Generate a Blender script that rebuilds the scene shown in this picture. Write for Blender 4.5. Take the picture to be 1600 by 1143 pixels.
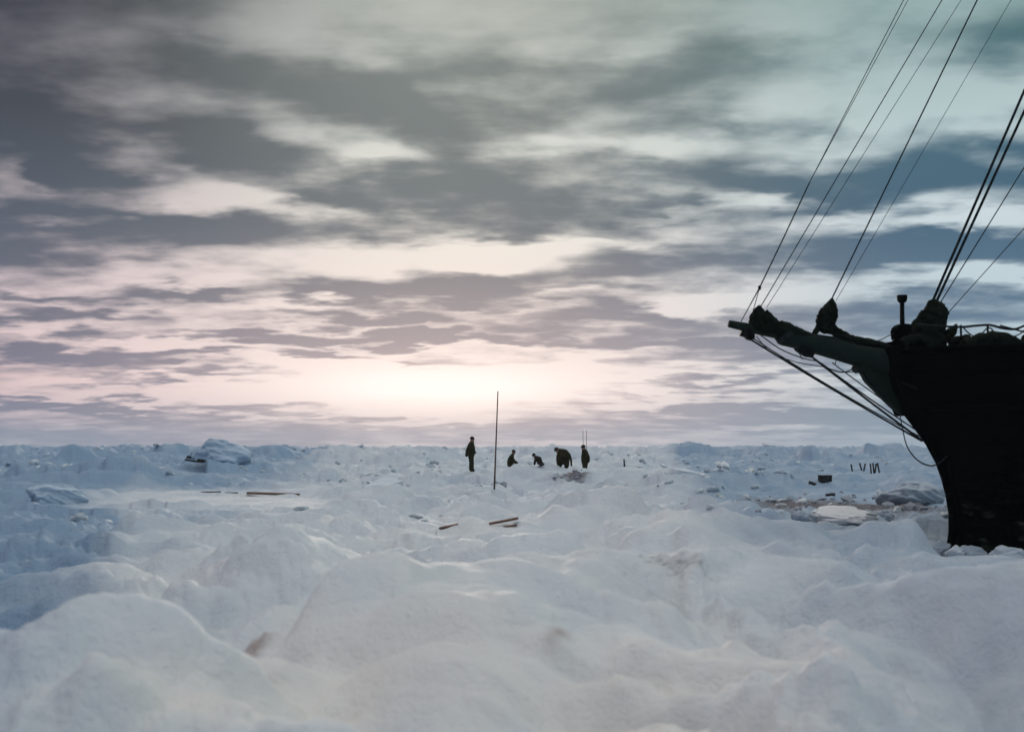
import bpy, bmesh, math, random
import numpy as np
from mathutils import Vector, Matrix

random.seed(7)
R = math.radians
for o in list(bpy.data.objects):
    bpy.data.objects.remove(o, do_unlink=True)
sc = bpy.context.scene
COL = sc.collection

# ------------------------------------------------------------------ camera
CAMZ, F = 2.4, 1800.0            # eye height in metres, focal length in photo pixels
cam_d = bpy.data.cameras.new('camera')
cam = bpy.data.objects.new('camera', cam_d); COL.objects.link(cam)
cam.location = (0, 0, CAMZ); cam.rotation_euler = (R(90), 0, 0)
cam_d.sensor_width = 36; cam_d.lens = 36 * F / 1600
cam_d.shift_y = 128.5 / 1600
cam_d.clip_start = 0.1; cam_d.clip_end = 20000
cam_d.dof.use_dof = True; cam_d.dof.focus_distance = 52; cam_d.dof.aperture_fstop = 1.4
sc.camera = cam

# ------------------------------------------------------------------ sky and sun
SUN_AZ, SUN_EL = -3.6, 5.0       # degrees, azimuth right of the view axis
world = bpy.data.worlds.new('World'); sc.world = world; world.use_nodes = True; world.cycles.sampling_method = 'NONE'
nt = world.node_tree; nt.nodes.clear()

class G:
    """small helper that wires shader nodes"""
    def __init__(s, tree): s.t = tree
    def n(s, typ, **kw):
        nd = s.t.nodes.new(typ)
        for k, v in kw.items(): setattr(nd, k, v)
        return nd
    def link(s, a, b): s.t.links.new(a, b)
    def put(s, sock, v):
        if isinstance(v, (int, float)): sock.default_value = v
        elif isinstance(v, (tuple, list)): sock.default_value = v
        else: s.link(v, sock)
    def m(s, op, a, b=None, c=None, clamp=False):
        nd = s.n('ShaderNodeMath', operation=op, use_clamp=clamp)
        s.put(nd.inputs[0], a)
        if b is not None: s.put(nd.inputs[1], b)
        if c is not None: s.put(nd.inputs[2], c)
        return nd.outputs[0]
    def v(s, op, a, b=None, c=None, out=0):
        nd = s.n('ShaderNodeVectorMath', operation=op)
        s.put(nd.inputs[0], a)
        if b is not None: s.put(nd.inputs[1], b)
        if c is not None: s.put(nd.inputs[2], c)
        return nd.outputs[out]
    def xyz(s, x, y, z):
        nd = s.n('ShaderNodeCombineXYZ')
        for i, q in enumerate((x, y, z)): s.put(nd.inputs[i], q)
        return nd.outputs[0]
    def sep(s, vec):
        nd = s.n('ShaderNodeSeparateXYZ'); s.put(nd.inputs[0], vec); return nd.outputs
    def noise(s, vec, scale, detail=4, rough=0.5, dist=0.0, color=False, dims='3D'):
        nd = s.n('ShaderNodeTexNoise', noise_dimensions=dims); s.put(nd.inputs['Vector'], vec)
        nd.inputs['Scale'].default_value = scale; nd.inputs['Detail'].default_value = detail
        nd.inputs['Roughness'].default_value = rough; nd.inputs['Distortion'].default_value = dist
        return nd.outputs['Color' if color else 'Fac']
    def mix(s, f, a, b, blend='MIX'):
        nd = s.n('ShaderNodeMix', data_type='RGBA', blend_type=blend)
        s.put(nd.inputs[0], f)
        for i, q in ((6, a), (7, b)):
            if isinstance(q, tuple) and len(q) == 3: q = q + (1,)
            s.put(nd.inputs[i], q)
        return nd.outputs[2]
    def rng(s, x, a, b, c=0.0, d=1.0, smooth=True):
        nd = s.n('ShaderNodeMapRange', interpolation_type='SMOOTHSTEP' if smooth else 'LINEAR')
        s.put(nd.inputs[0], x)
        for i, q in enumerate((a, b, c, d)): nd.inputs[i + 1].default_value = q
        return nd.outputs[0]
    def ramp(s, x, stops):
        nd = s.n('ShaderNodeValToRGB'); s.put(nd.inputs[0], x)
        e = nd.color_ramp.elements
        while len(e) < len(stops): e.new(0.5)
        for k, (p, c) in enumerate(stops):
            e[k].position = p; e[k].color = tuple(c) + (1,)
        return nd.outputs[0]

def lin(r, g, b):
    f = lambda c: (c / 255 / 12.92) if c <= 10 else ((c / 255 + 0.055) / 1.055) ** 2.4
    return (f(r), f(g), f(b))

w = G(nt)
tc = w.n('ShaderNodeTexCoord')
d = w.v('NORMALIZE', tc.outputs['Generated'])
dx, dy, dz = w.sep(d)
az = w.m('ARCTAN2', dx, dy)
el = w.m('ARCSINE', dz)
elp = w.m('MAXIMUM', el, 0.0)
# cloud deck seen in perspective: a flat layer overhead, met at dir.xy / dir.z
den = w.m('ADD', w.m('MAXIMUM', dz, 0.0), 0.13)
deck = w.xyz(w.m('DIVIDE', dx, den), w.m('DIVIDE', dy, den), 0.0)
ae = w.xyz(az, el, 0.0)
wa = w.noise(deck, 1.3, 2, 0.5, dims='2D'); wb = w.noise(w.v('MULTIPLY_ADD', deck, (0.7, 1.0, 1.0), (7.3, 2.1, 0.0)), 4.2, 4, 0.55, dims='2D')
aew = w.v('ADD', ae, w.xyz(w.m('MULTIPLY_ADD', wb, 0.10, -0.05), w.m('MULTIPLY_ADD', w.m('ADD', w.m('MULTIPLY', wa, 0.6), wb), 0.040, -0.032), 0.0))

def px_ae(x, y):
    a = math.atan((x - 800) / F)
    e = math.atan((700 - y) / F * math.cos(a))
    return a, e
# banks of cloud (+) and breaks between them (-): centre, half width, half height (in photo units), tilt, strength
BANKS = [
 (110,130,300,150,0,.85),(20,240,120,90,0,.75),(420,115,260,45,-5,.55),(150,278,110,40,4,.95),(352,228,125,45,0,1.0),
 (210,375,230,38,3,1.3),(30,405,120,32,2,.75),(430,362,210,34,0,.9),(610,302,230,34,5,1.0),(790,278,130,50,0,.6),
 (760,350,260,26,0,.6),(930,320,260,60,0,.45),(630,165,170,60,0,.75),(900,125,300,70,3,.55),(1010,215,230,50,0,.5),
 (1240,300,230,42,0,.75),(1460,285,230,50,3,.8),(1130,270,180,40,0,.5),(930,425,130,30,0,.8),(1150,398,330,36,0,.9),
 (1500,388,190,26,0,1.25),(1480,235,150,40,5,.6),(730,437,110,26,0,1.2),(590,452,160,20,0,.95),(470,457,90,9,0,.6),
 (300,466,120,13,0,1.0),(60,463,110,9,0,.8),(130,496,120,12,0,1.1),(560,492,150,15,0,1.1),(650,496,70,11,0,.6),
 (500,526,330,12,2,1.1),(380,511,50,6,0,.8),(960,500,190,22,0,.95),(130,555,180,15,0,1.25),(320,553,70,9,0,.9),
 (500,553,90,9,0,1.1),(720,528,260,10,0,.8),(310,586,150,8,0,.85),(70,630,130,9,0,1.0),(190,637,90,7,0,.9),(280,650,220,8,0,.8),
 (648,567,50,6,0,1.1),(800,668,900,14,0,.6),(300,690,700,14,0,.6),(1200,560,300,16,0,.7),(1050,535,200,12,0,.8),
 (1150,600,240,10,0,.7),(1350,650,330,26,0,.8),(1130,640,300,9,0,.7),(1480,470,160,26,0,.7),(1350,500,200,20,0,.6),
 (1300,530,300,12,0,.5),(1560,60,120,60,0,.6),(1100,130,200,40,0,.4),(60,330,110,30,0,.55),(900,460,160,10,0,.6),
]
GAPS = [
 (595,240,75,20,0,1.2),(300,300,130,12,5,.6),(430,322,170,15,2,.85),(20,282,60,24,0,1.0),(110,352,80,11,6,1.1),(560,398,380,30,2,1.25),(230,432,190,22,0,.9),
 (790,395,120,26,0,1.3),(450,478,180,10,0,1.0),(390,60,90,32,0,.75),(570,92,90,26,0,.7),(700,125,50,20,0,.6),(840,82,70,22,0,.6),
 (980,92,70,18,0,.6),(1220,172,70,28,0,.95),(1310,28,140,26,0,.7),(1180,50,120,24,0,.6),(1070,237,80,24,0,.8),(1350,200,60,22,0,.7),
 (1500,150,140,16,10,1.0),(1200,322,60,11,0,.8),(1500,347,120,13,0,1.1),(1570,428,110,9,0,1.5),(1180,462,150,14,0,1.0),
 (1080,478,110,9,0,.9),(1400,440,110,9,0,.7),(1560,180,70,20,0,.6),(680,605,330,44,0,1.6),(330,612,420,24,0,.9),(250,530,260,8,0,.8),
 (420,567,300,9,0,.7),(900,572,230,14,0,.9),(1080,588,200,8,0,.8),(1050,620,260,9,0,.6),(690,20,140,40,0,.5),(430,210,60,16,0,.5),
 (500,655,420,5,0,.7),(900,693,250,4,0,.8),(850,235,90,20,0,.8),(1000,240,90,16,0,.8),(1120,330,140,12,0,.7),(700,315,60,10,0,.6),(960,385,120,9,0,.6),(1330,340,90,10,0,.7),(760,545,300,9,0,.5),
]
acc = None
ALL = [(b, 1.0) for b in BANKS] + [(g, -1.0) for g in GAPS]
while len(ALL) % 3: ALL.append(((800, 400, 10, 10, 0, 0.0), 1.0))
saz = w.xyz(*([w.sep(aew)[0]] * 3)); sel = w.xyz(*([w.sep(aew)[1]] * 3))
def vma(v, k, t):
    nd = w.n('ShaderNodeVectorMath', operation='MULTIPLY_ADD'); w.link(v, nd.inputs[0]); w.put(nd.inputs[1], k); w.put(nd.inputs[2], t); return nd.outputs[0]
for i in range(0, len(ALL), 3):              # three banks at a time: max(0, 1 - q)^1 with q the squared elliptical distance
    tri = ALL[i:i + 3]; ka, ta, ke, te, st = [], [], [], [], []
    for (x, y, hw, hh, tilt, sg), sgn in tri:
        a, e = px_ae(x, y); k1, k2 = F / (hw * 1.4), F / (hh * 1.4)
        ka.append(k1); ta.append(-a * k1); ke.append(k2); te.append(-e * k2); st.append(sg * ((1.35 if y > 420 else 1.0) if sgn > 0 else -0.9))
    u = vma(saz, tuple(ka), tuple(ta)); v_ = vma(sel, tuple(ke), tuple(te))
    q = vma(u, u, w.v('MULTIPLY', v_, v_))
    f = w.v('MAXIMUM', w.v('SUBTRACT', (1.0, 1.0, 1.0), q), (0.0, 0.0, 0.0))
    f = w.v('MULTIPLY', f, f)
    f = w.v('DOT_PRODUCT', f, tuple(st), out=1)
    acc = f if acc is None else w.m('ADD', acc, f)
n_big = w.noise(deck, 1.0, 2, 0.5, 0.0, dims='2D')
n_mid = w.noise(w.v('MULTIPLY', deck, (0.48, 1.0, 1.0)), 3.9, 5, 0.55, 0.0, dims='2D')
mask = w.m('ADD', w.m('MULTIPLY', w.m('SUBTRACT', n_big, 0.5), 0.8), w.m('MULTIPLY', w.m('SUBTRACT', n_mid, 0.5), 1.9))
n_lump = w.noise(w.v('MULTIPLY', deck, (0.9, 1.0, 1.0)), 5.2, 4, 0.55, 0.0, dims='2D')
mask = w.m('ADD', mask, w.m('MULTIPLY', w.m('SUBTRACT', n_lump, 0.5), 1.75))
mask = w.m('ADD', mask, acc)
cover = w.rng(mask, -0.75, 1.1)
# angular distance from the veiled sun
sa, se = R(SUN_AZ), R(SUN_EL)
daz2 = w.m('POWER', w.m('SUBTRACT', az, sa), 2.0); del2 = w.m('POWER', w.m('SUBTRACT', el, R(3.0)), 2.0)
near_sun = w.m('EXPONENT', w.m('MULTIPLY', w.m('MULTIPLY_ADD', daz2, 11.0, w.m('MULTIPLY', del2, 130.0)), -1.0))
core = w.m('EXPONENT', w.m('MULTIPLY', w.m('MULTIPLY_ADD', daz2, 60.0, w.m('MULTIPLY', del2, 2300.0)), -1.0))
elr = w.m('DIVIDE', elp, R(90), clamp=True)
s_l = w.rng(az, -0.42, -0.06); s_r = w.rng(az, 0.0, 0.36)
def field(L, C, Rt):
    e = [0.0, 0.035, 0.07, 0.12, 0.17, 0.235, 1.0]
    a, b, c = [w.ramp(elr, [(p, lin(*q)) for p, q in zip(e, t)]) for t in (L, C, Rt)]
    return w.mix(s_r, w.mix(s_l, a, b), c)
Z1, Z2 = (255, 251, 248), (240, 238, 238)
c_light = field([(150,156,176),(226,196,198),(220,200,204),(206,192,196),(160,156,162),(92,92,106),Z1],
                [(184,182,194),(240,224,222),(238,226,222),(238,234,226),(216,219,213),(182,187,180),Z1],
                [(152,174,188),(178,202,212),(184,206,216),(206,220,226),(182,202,204),(146,172,172),Z1])
c_dark = field([(112,126,150),(104,108,134),(96,102,122),(78,90,106),(64,70,82),(44,48,60),Z2],
               [(152,156,172),(144,142,158),(128,130,142),(100,114,124),(114,124,126),(130,138,134),Z2],
               [(118,148,166),(108,138,160),(84,116,142),(62,98,122),(70,106,122),(86,120,120),Z2])
c_light = w.mix(w.m('MULTIPLY', near_sun, 0.75), c_light, lin(255,238,234))
c_dark = w.mix(w.m('MULTIPLY', near_sun, 0.5), c_dark, lin(190,176,184))
c_cloud = w.mix(cover, c_light, c_dark)
c_cloud = w.mix(w.m('MULTIPLY', core, 0.9), c_cloud, w.mix(w.m('MULTIPLY', cover, 0.7), (1.24, 1.13, 1.09), lin(214,188,188)))
# an overcast sky brightens steadily towards the zenith
lift = w.m('MULTIPLY_ADD', w.rng(elr, 0.2, 0.9), 0.55, 1.0)
c_cloud = w.v('MULTIPLY', c_cloud, w.xyz(lift, lift, lift))
# the half of the sky away from the sun is the darker, bluer one
behind = w.rng(dy, 0.5, -0.9)
c_cloud = w.mix(w.m('MULTIPLY', behind, w.m('SUBTRACT', 1.0, elr)), c_cloud, lin(110,132,160))
below = w.rng(dz, 0.0, -0.08)
c_cloud = w.mix(below, c_cloud, lin(150,160,175))
nish = w.n('ShaderNodeTexSky', sky_type='NISHITA', sun_disc=False)
nish.sun_elevation = R(SUN_EL); nish.sun_rotation = R(SUN_AZ); nish.dust_density = 2.0; nish.air_density = 1.0
bg1 = w.n('ShaderNodeBackground'); w.link(nish.outputs[0], bg1.inputs[0]); bg1.inputs[1].default_value = 0.05
bg2 = w.n('ShaderNodeBackground'); w.link(c_cloud, bg2.inputs[0]); bg2.inputs[1].default_value = 1.0
ms = w.n('ShaderNodeMixShader'); ms.inputs[0].default_value = 0.96
w.link(bg1.outputs[0], ms.inputs[1]); w.link(bg2.outputs[0], ms.inputs[2])
wo = w.n('ShaderNodeOutputWorld'); w.link(ms.outputs[0], wo.inputs[0])

sun_d = bpy.data.lights.new('sun', 'SUN'); sun_d.energy = 1.5; sun_d.angle = R(12); sun_d.color = (1.0, 0.86, 0.78)
sun = bpy.data.objects.new('sun', sun_d); COL.objects.link(sun)
sdir = Vector((math.sin(sa) * math.cos(se), math.cos(sa) * math.cos(se), math.sin(se)))
sun.rotation_euler = (-sdir).to_track_quat('-Z', 'Y').to_euler(); sun.location = sdir * 60

vs = sc.view_settings
vs.view_transform = 'Standard'; vs.look = 'None'; vs.gamma = 1; vs.use_curve_mapping = False; vs.exposure = 0.0
sc.render.engine = 'CYCLES'
sc.cycles.use_denoising = True
sc.cycles.use_adaptive_sampling = True; sc.cycles.adaptive_threshold = 0.03
sc.cycles.max_bounces = 3; sc.cycles.diffuse_bounces = 2; sc.cycles.glossy_bounces = 1; sc.cycles.volume_bounces = 1

# ------------------------------------------------------------------ helpers
def at(x, y, D):
    """world point seen at photo position x, y when it stands D metres in front of the camera"""
    return Vector(((x - 800) / F * D, D, CAMZ - (y - 700) / F * D))

def tag(o, label=None, cat=None, group=None, kind=None):
    for k, v in (('label', label), ('category', cat), ('group', group), ('kind', kind)):
        if v: o[k] = v
    return o

def mesh_obj(name, verts, faces, mat, parent=None, smooth=True):
    me = bpy.data.meshes.new(name)
    me.from_pydata([tuple(v) for v in verts], [], faces); me.update()
    if smooth: me.polygons.foreach_set('use_smooth', [True] * len(me.polygons))
    if mat: me.materials.append(mat)
    o = bpy.data.objects.new(name, me); COL.objects.link(o)
    if parent: o.parent = parent
    return o

def tube_geo(pts, rad, n=8, jit=0.0, seed=0, off=0):
    pts = [Vector(p) for p in pts]; rnd = random.Random(seed)
    if isinstance(rad, (int, float)): rad = [rad] * len(pts)
    vs, fs = [], []
    up = Vector((0.13, 0.9, 0.21)).normalized()
    for i, p in enumerate(pts):
        t = (pts[min(i + 1, len(pts) - 1)] - pts[max(i - 1, 0)]).normalized()
        s = t.cross(up)
        if s.length < 1e-3: s = t.cross(Vector((1, 0, 0)))
        s.normalize(); q = s.cross(t)
        for k in range(n):
            a = 2 * math.pi * k / n
            r = rad[i] * (1 + jit * (rnd.random() * 2 - 1))
            vs.append(p + s * (math.cos(a) * r) + q * (math.sin(a) * r))
    for i in range(len(pts) - 1):
        for k in range(n):
            a, b = i * n + k, i * n + (k + 1) % n
            fs.append((a + off, b + off, b + n + off, a + n + off))
    fs.append(tuple(off + k for k in range(n))[::-1])
    fs.append(tuple(off + (len(pts) - 1) * n + k for k in range(n)))
    return vs, fs

def tube(name, pts, rad, mat, parent=None, n=8, jit=0.0, seed=0):
    v, f = tube_geo(pts, rad, n, jit, seed)
    return mesh_obj(name, v, f, mat, parent)

def curve_pts(pts, sub=6):
    """Catmull-Rom through points (or tuples carrying a radius as last item)"""
    P = [np.array(p, float) for p in pts]; out = []
    for i in range(len(P) - 1):
        p0, p1, p2, p3 = P[max(i - 1, 0)], P[i], P[i + 1], P[min(i + 2, len(P) - 1)]
        for k in range(sub):
            t = k / sub
            out.append(0.5 * (2 * p1 + (p2 - p0) * t + (2 * p0 - 5 * p1 + 4 * p2 - p3) * t * t + (3 * p1 - p0 - 3 * p2 + p3) * t ** 3))
    out.append(P[-1]); return out

def box_geo(sx, sy, sz, bev=0.0):
    bm = bmesh.new(); bmesh.ops.create_cube(bm, size=1)
    bmesh.ops.scale(bm, vec=(sx, sy, sz), verts=bm.verts)
    if bev: bmesh.ops.bevel(bm, geom=bm.edges[:], offset=bev, segments=2, affect='EDGES', profile=0.6)
    return bm

def bm_obj(name, bm, mat, parent=None, smooth=False, loc=None, rot=None):
    me = bpy.data.meshes.new(name); bm.to_mesh(me); bm.free()
    if smooth: me.polygons.foreach_set('use_smooth', [True] * len(me.polygons))
    me.materials.append(mat)
    o = bpy.data.objects.new(name, me); COL.objects.link(o)
    if parent: o.parent = parent
    if loc is not None: o.location = loc
    if rot is not None: o.rotation_euler = rot
    return o

# ------------------------------------------------------------------ materials
def new_mat(name):
    m = bpy.data.materials.new(name); m.use_nodes = True
    g = G(m.node_tree); b = m.node_tree.nodes['Principled BSDF']
    return m, g, b

def plain(name, c1, c2, rough=0.8, scale=6.0, bump=0.3, bdist=0.02, stretch=(1, 1, 1), spec=0.3):
    m, g, b = new_mat(name)
    t = g.n('ShaderNodeTexCoord').outputs['Object']
    t = g.v('MULTIPLY', t, stretch)
    n = g.noise(t, scale, 6, 0.6)
    g.put(b.inputs['Base Color'], g.mix(g.rng(n, 0.3, 0.7), c1, c2))
    b.inputs['Roughness'].default_value = rough; b.inputs['Specular IOR Level'].default_value = spec
    bp = g.n('ShaderNodeBump'); bp.inputs['Strength'].default_value = bump; bp.inputs['Distance'].default_value = bdist
    g.link(g.noise(t, scale * 3, 5, 0.6), bp.inputs['Height']); g.link(bp.outputs[0], b.inputs['Normal'])
    return m

def snow_mat(name, attrs=True, base=(0.85, 0.85, 0.845), dirt_shade=(0.125, 0.108, 0.12)):
    m, g, b = new_mat(name)
    tcn = g.n('ShaderNodeTexCoord'); p = g.n('ShaderNodeNewGeometry').outputs['Position']
    n1 = g.noise(p, 0.35, 5, 0.55); n2 = g.noise(p, 2.3, 6, 0.6); n3 = g.noise(p, 9.0, 6, 0.65)
    t1 = (0.79, 0.81, 0.83) if attrs else tuple(min(.9, c * 1.12) for c in base)
    t2 = (0.74, 0.77, 0.80) if attrs else tuple(c * .9 for c in base)
    col = g.mix(g.rng(n1, 0.35, 0.65), base, t1)
    col = g.mix(g.m('MULTIPLY', g.rng(n2, 0.5, 0.75), 0.35), col, t2)
    if attrs:
        ai = g.n('ShaderNodeAttribute', attribute_name='ice'); ad = g.n('ShaderNodeAttribute', attribute_name='dirt_shade')
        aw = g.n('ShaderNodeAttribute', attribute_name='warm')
        col = g.mix(ai.outputs['Fac'], col, (0.27, 0.385, 0.52))  # blue darkening at the sides and far off, painted into the snow colour
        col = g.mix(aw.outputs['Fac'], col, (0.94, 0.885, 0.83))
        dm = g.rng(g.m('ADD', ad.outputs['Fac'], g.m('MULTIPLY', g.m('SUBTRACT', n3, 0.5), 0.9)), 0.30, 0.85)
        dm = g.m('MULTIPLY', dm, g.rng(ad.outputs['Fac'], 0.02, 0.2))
        col = g.mix(dm, col, dirt_shade)
        sa_ = g.n('ShaderNodeAttribute', attribute_name='stain')
        col = g.mix(g.m('MULTIPLY', sa_.outputs['Fac'], g.rng(n3, .25, .6, .45, 1)), col, (0.30, 0.185, 0.15))
    g.put(b.inputs['Base Color'], col)
    b.inputs['Roughness'].default_value = 0.75
    b.inputs['Specular IOR Level'].default_value = 0.25
    b.inputs['Sheen Weight'].default_value = 0.1
    bp = g.n('ShaderNodeBump'); bp.inputs['Strength'].default_value = 0.8; bp.inputs['Distance'].default_value = 0.08
    n4 = g.noise(p, 38.0, 4, 0.65)
    hh = g.m('ADD', g.m('ADD', g.m('MULTIPLY', n2, 1.2), g.m('MULTIPLY', n3, 0.7)), g.m('MULTIPLY', n4, 0.22))
    g.link(hh, bp.inputs['Height']); g.link(bp.outputs[0], b.inputs['Normal'])
    return m

M_SNOW = snow_mat('snow')
M_BLOCK = snow_mat('ice_block_snow', False, (0.72, 0.77, 0.81))
M_WHITE = snow_mat('fresh_snow', False, (0.9, 0.9, 0.9))
M_GREYICE = snow_mat('grey_ice', False, (0.47, 0.53, 0.60))
M_BLUEICE = snow_mat('blue_ice', False, (0.50, 0.60, 0.70))
M_DIRTYICE = plain('dirty_ice', (0.23, 0.235, 0.265), (0.44, 0.46, 0.50), 0.8, 1.6, 0.6, 0.05)
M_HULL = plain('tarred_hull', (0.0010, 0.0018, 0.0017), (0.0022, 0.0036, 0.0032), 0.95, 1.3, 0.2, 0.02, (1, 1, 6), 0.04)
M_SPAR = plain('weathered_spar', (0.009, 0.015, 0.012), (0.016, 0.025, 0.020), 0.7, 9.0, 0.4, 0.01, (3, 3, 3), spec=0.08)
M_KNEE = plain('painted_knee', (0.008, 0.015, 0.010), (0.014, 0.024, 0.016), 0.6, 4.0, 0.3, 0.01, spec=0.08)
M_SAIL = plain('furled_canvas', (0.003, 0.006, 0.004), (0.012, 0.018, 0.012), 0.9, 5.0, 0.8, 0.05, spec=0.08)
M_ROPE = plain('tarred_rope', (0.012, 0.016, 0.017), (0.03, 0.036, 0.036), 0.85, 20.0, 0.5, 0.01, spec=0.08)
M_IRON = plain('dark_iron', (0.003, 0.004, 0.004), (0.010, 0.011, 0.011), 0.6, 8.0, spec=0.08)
M_CLOTH = plain('olive_wool', (0.020, 0.019, 0.009), (0.042, 0.036, 0.018), 0.95, 9.0, 0.5, 0.02, spec=0.08)
M_CLOTH2 = plain('brown_wool', (0.020, 0.016, 0.012), (0.040, 0.034, 0.028), 0.95, 9.0, 0.5, 0.02, spec=0.08)
M_SKIN = plain('skin', (0.20, 0.11, 0.08), (0.26, 0.15, 0.11), 0.6, 9.0, 0.1)
M_CAP = plain('dark_felt', (0.02, 0.018, 0.018), (0.035, 0.03, 0.03), 0.95, 9.0, spec=0.08)
M_WOOD = plain('raw_timber', (0.10, 0.055, 0.04), (0.20, 0.115, 0.085), 0.8, 5.0, 0.4, 0.01, (1, 8, 8))
M_DARKWOOD = plain('wet_timber', (0.022, 0.022, 0.022), (0.06, 0.055, 0.05), 0.8, 5.0, 0.4, 0.01, spec=0.08)
M_POLE = plain('varnished_pole', (0.07, 0.05, 0.045), (0.15, 0.085, 0.055), 0.6, 4.0, 0.2, 0.005, (6, 6, 1))

def scuff():
    g = G(M_HULL.node_tree); b = M_HULL.node_tree.nodes['Principled BSDF']
    old = b.inputs['Base Color'].links[0].from_socket
    p = g.n('ShaderNodeTexCoord').outputs['Object']
    n = g.noise(g.v('MULTIPLY', p, (1.0, 1.0, 2.2)), 1.15, 4, 0.55)
    low = g.rng(g.sep(p)[2], 2.2, 1.0)          # ice has rubbed the tar off along the waterline
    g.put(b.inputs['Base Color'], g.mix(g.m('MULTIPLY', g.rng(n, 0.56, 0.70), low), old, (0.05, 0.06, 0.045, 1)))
scuff()

# ------------------------------------------------------------------ noise
def _hash(ix, iy, s):
    h = (ix.astype(np.int64) * 374761393 + iy.astype(np.int64) * 668265263 + s * 1442695041) & 0xffffffff
    h = ((h ^ (h >> 13)) * 1274126177) & 0xffffffff
    h = ((h ^ (h >> 16)) * 2246822519) & 0xffffffff
    return ((h ^ (h >> 15)) & 0xffffff) / float(0xffffff)

def perlin(x, y, s=0):
    ix, iy = np.floor(x), np.floor(y); fx, fy = x - ix, y - iy
    ux, uy = fx * fx * fx * (fx * (fx * 6 - 15) + 10), fy * fy * fy * (fy * (fy * 6 - 15) + 10)
    def g(a, b):
        t = _hash(ix + a, iy + b, s) * 2 * np.pi
        return np.cos(t) * (fx - a) + np.sin(t) * (fy - b)
    return 1.5 * ((g(0, 0) * (1 - ux) + g(1, 0) * ux) * (1 - uy) + (g(0, 1) * (1 - ux) + g(1, 1) * ux) * uy)

def fbm(x, y, s=0, o=4, gain=0.5):
    a, t = 1.0, 0.0
    for k in range(o):
        t = t + a * perlin(x, y, s + k * 17); x, y = x * 2.03 + 5.1, y * 2.03 - 3.7; a *= gain
    return t

def billow(x, y, s=0, o=3, gain=0.5):
    a, t = 1.0, 0.0
    for k in range(o):
        n = perlin(x, y, s + k * 31); t = t + a * (np.sqrt(n * n + 0.004) - 0.25)
        x, y = x * 2.1 + 2.3, y * 2.1 + 9.1; a *= gain
    return t

def plates(x, y, s=0, tilt=0.9):
    """broken, tilted slabs: the nearest cell's own height and slope"""
    ix, iy = np.floor(x), np.floor(y)
    best = np.full(x.shape, 9.0); sec = np.full(x.shape, 9.0); val = np.zeros(x.shape)
    for a in (-1, 0, 1):
        for b in (-1, 0, 1):
            cx, cy = ix + a, iy + b
            px = cx + _hash(cx, cy, s); py = cy + _hash(cx, cy, s + 5)
            dd = np.hypot(px - x, py - y)
            v = (_hash(cx, cy, s + 9) - 0.5) + tilt * ((_hash(cx, cy, s + 11) - 0.5) * (x - px) + (_hash(cx, cy, s + 13) - 0.5) * (y - py))
            new = dd < best
            sec = np.where(new, best, np.minimum(sec, dd)); val = np.where(new, v, val); best = np.where(new, dd, best)
    edge = np.clip((sec - best) / 0.18, 0, 1)
    return val * (0.35 + 0.65 * edge) - 0.12 * (1 - edge)

def sstep(x, a, b):
    t = np.clip((x - a) / (b - a), 0, 1); return t * t * (3 - 2 * t)

# ------------------------------------------------------------------ the ice field
# hummocks: photo column, photo row of the crest, distance, half width, half depth, squareness
HUMMOCKS = [
 (40,985,6.4,1.25,1.1,2.4),(230,985,6.6,0.55,0.7,2.2),(400,876,11.0,0.75,1.2,2.2),(500,855,12.5,0.9,1.2,2.2),
 (760,896,9.2,1.05,1.7,2.4),(880,880,11.0,1.0,1.5,2.2),(560,925,9.0,0.30,0.45,2.6),(1060,908,12.0,1.2,1.3,2.2),
 (1250,852,13.5,0.75,1.2,2.4),(1180,885,12.0,0.7,1.0,2.2),(1650,905,8.6,0.95,1.1,2.4),(1440,925,9.2,0.8,1.1,2.4),
 (130,885,13.0,1.2,1.1,2.2),(300,858,16.0,1.0,1.4,2.2),(1060,840,17.0,1.3,1.2,2.4),(820,822,19.0,1.2,1.3,2.6),
 (950,776,27.0,1.3,1.5,2.0),(870,788,25.0,.8,1.0,2.0),(1030,792,23.0,1.2,1.3,2.4),(700,800,24.0,1.2,1.4,2.2),(600,752,37.0,1.2,1.5,2.6),(500,778,30.0,1.4,1.6,2.4),
 (250,822,23.0,1.3,1.3,2.4),(420,815,24.0,1.2,1.3,2.4),(60,752,42.0,2.2,2.0,3.0),(338,698,72.0,1.7,2.2,4.0),(420,722,70.0,4.0,3.0,2.4),
 (640,702,95.0,5.0,4.0,2.4),(560,706,85.0,4.0,3.0,2.6),(1050,752,44.0,1.8,2.0,2.6),(1160,800,24.0,0.9,1.0,2.4),(1250,806,23.5,0.6,0.8,2.4),
 (1390,808,23.0,0.8,0.9,2.2),(1440,828,22.5,.6,.7,2.0),(1450,858,21.0,0.5,0.7,2.4),(1120,742,52.0,2.2,2.2,2.4),(180,735,55.0,3.0,2.6,2.6),
 (575,990,8.4,0.32,0.45,2.2),(330,1040,8.0,.5,.6,2.2),(700,1010,7.2,.5,.6,2.2),(980,985,8.2,.6,.7,2.2),(1230,1000,8.2,.6,.8,2.4),(860,1000,7.8,.18,.4,2.2),
 (1060,698,150.,5.0,5.0,3.0),(1180,697,170.,4.0,5.0,3.0),
]
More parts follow.
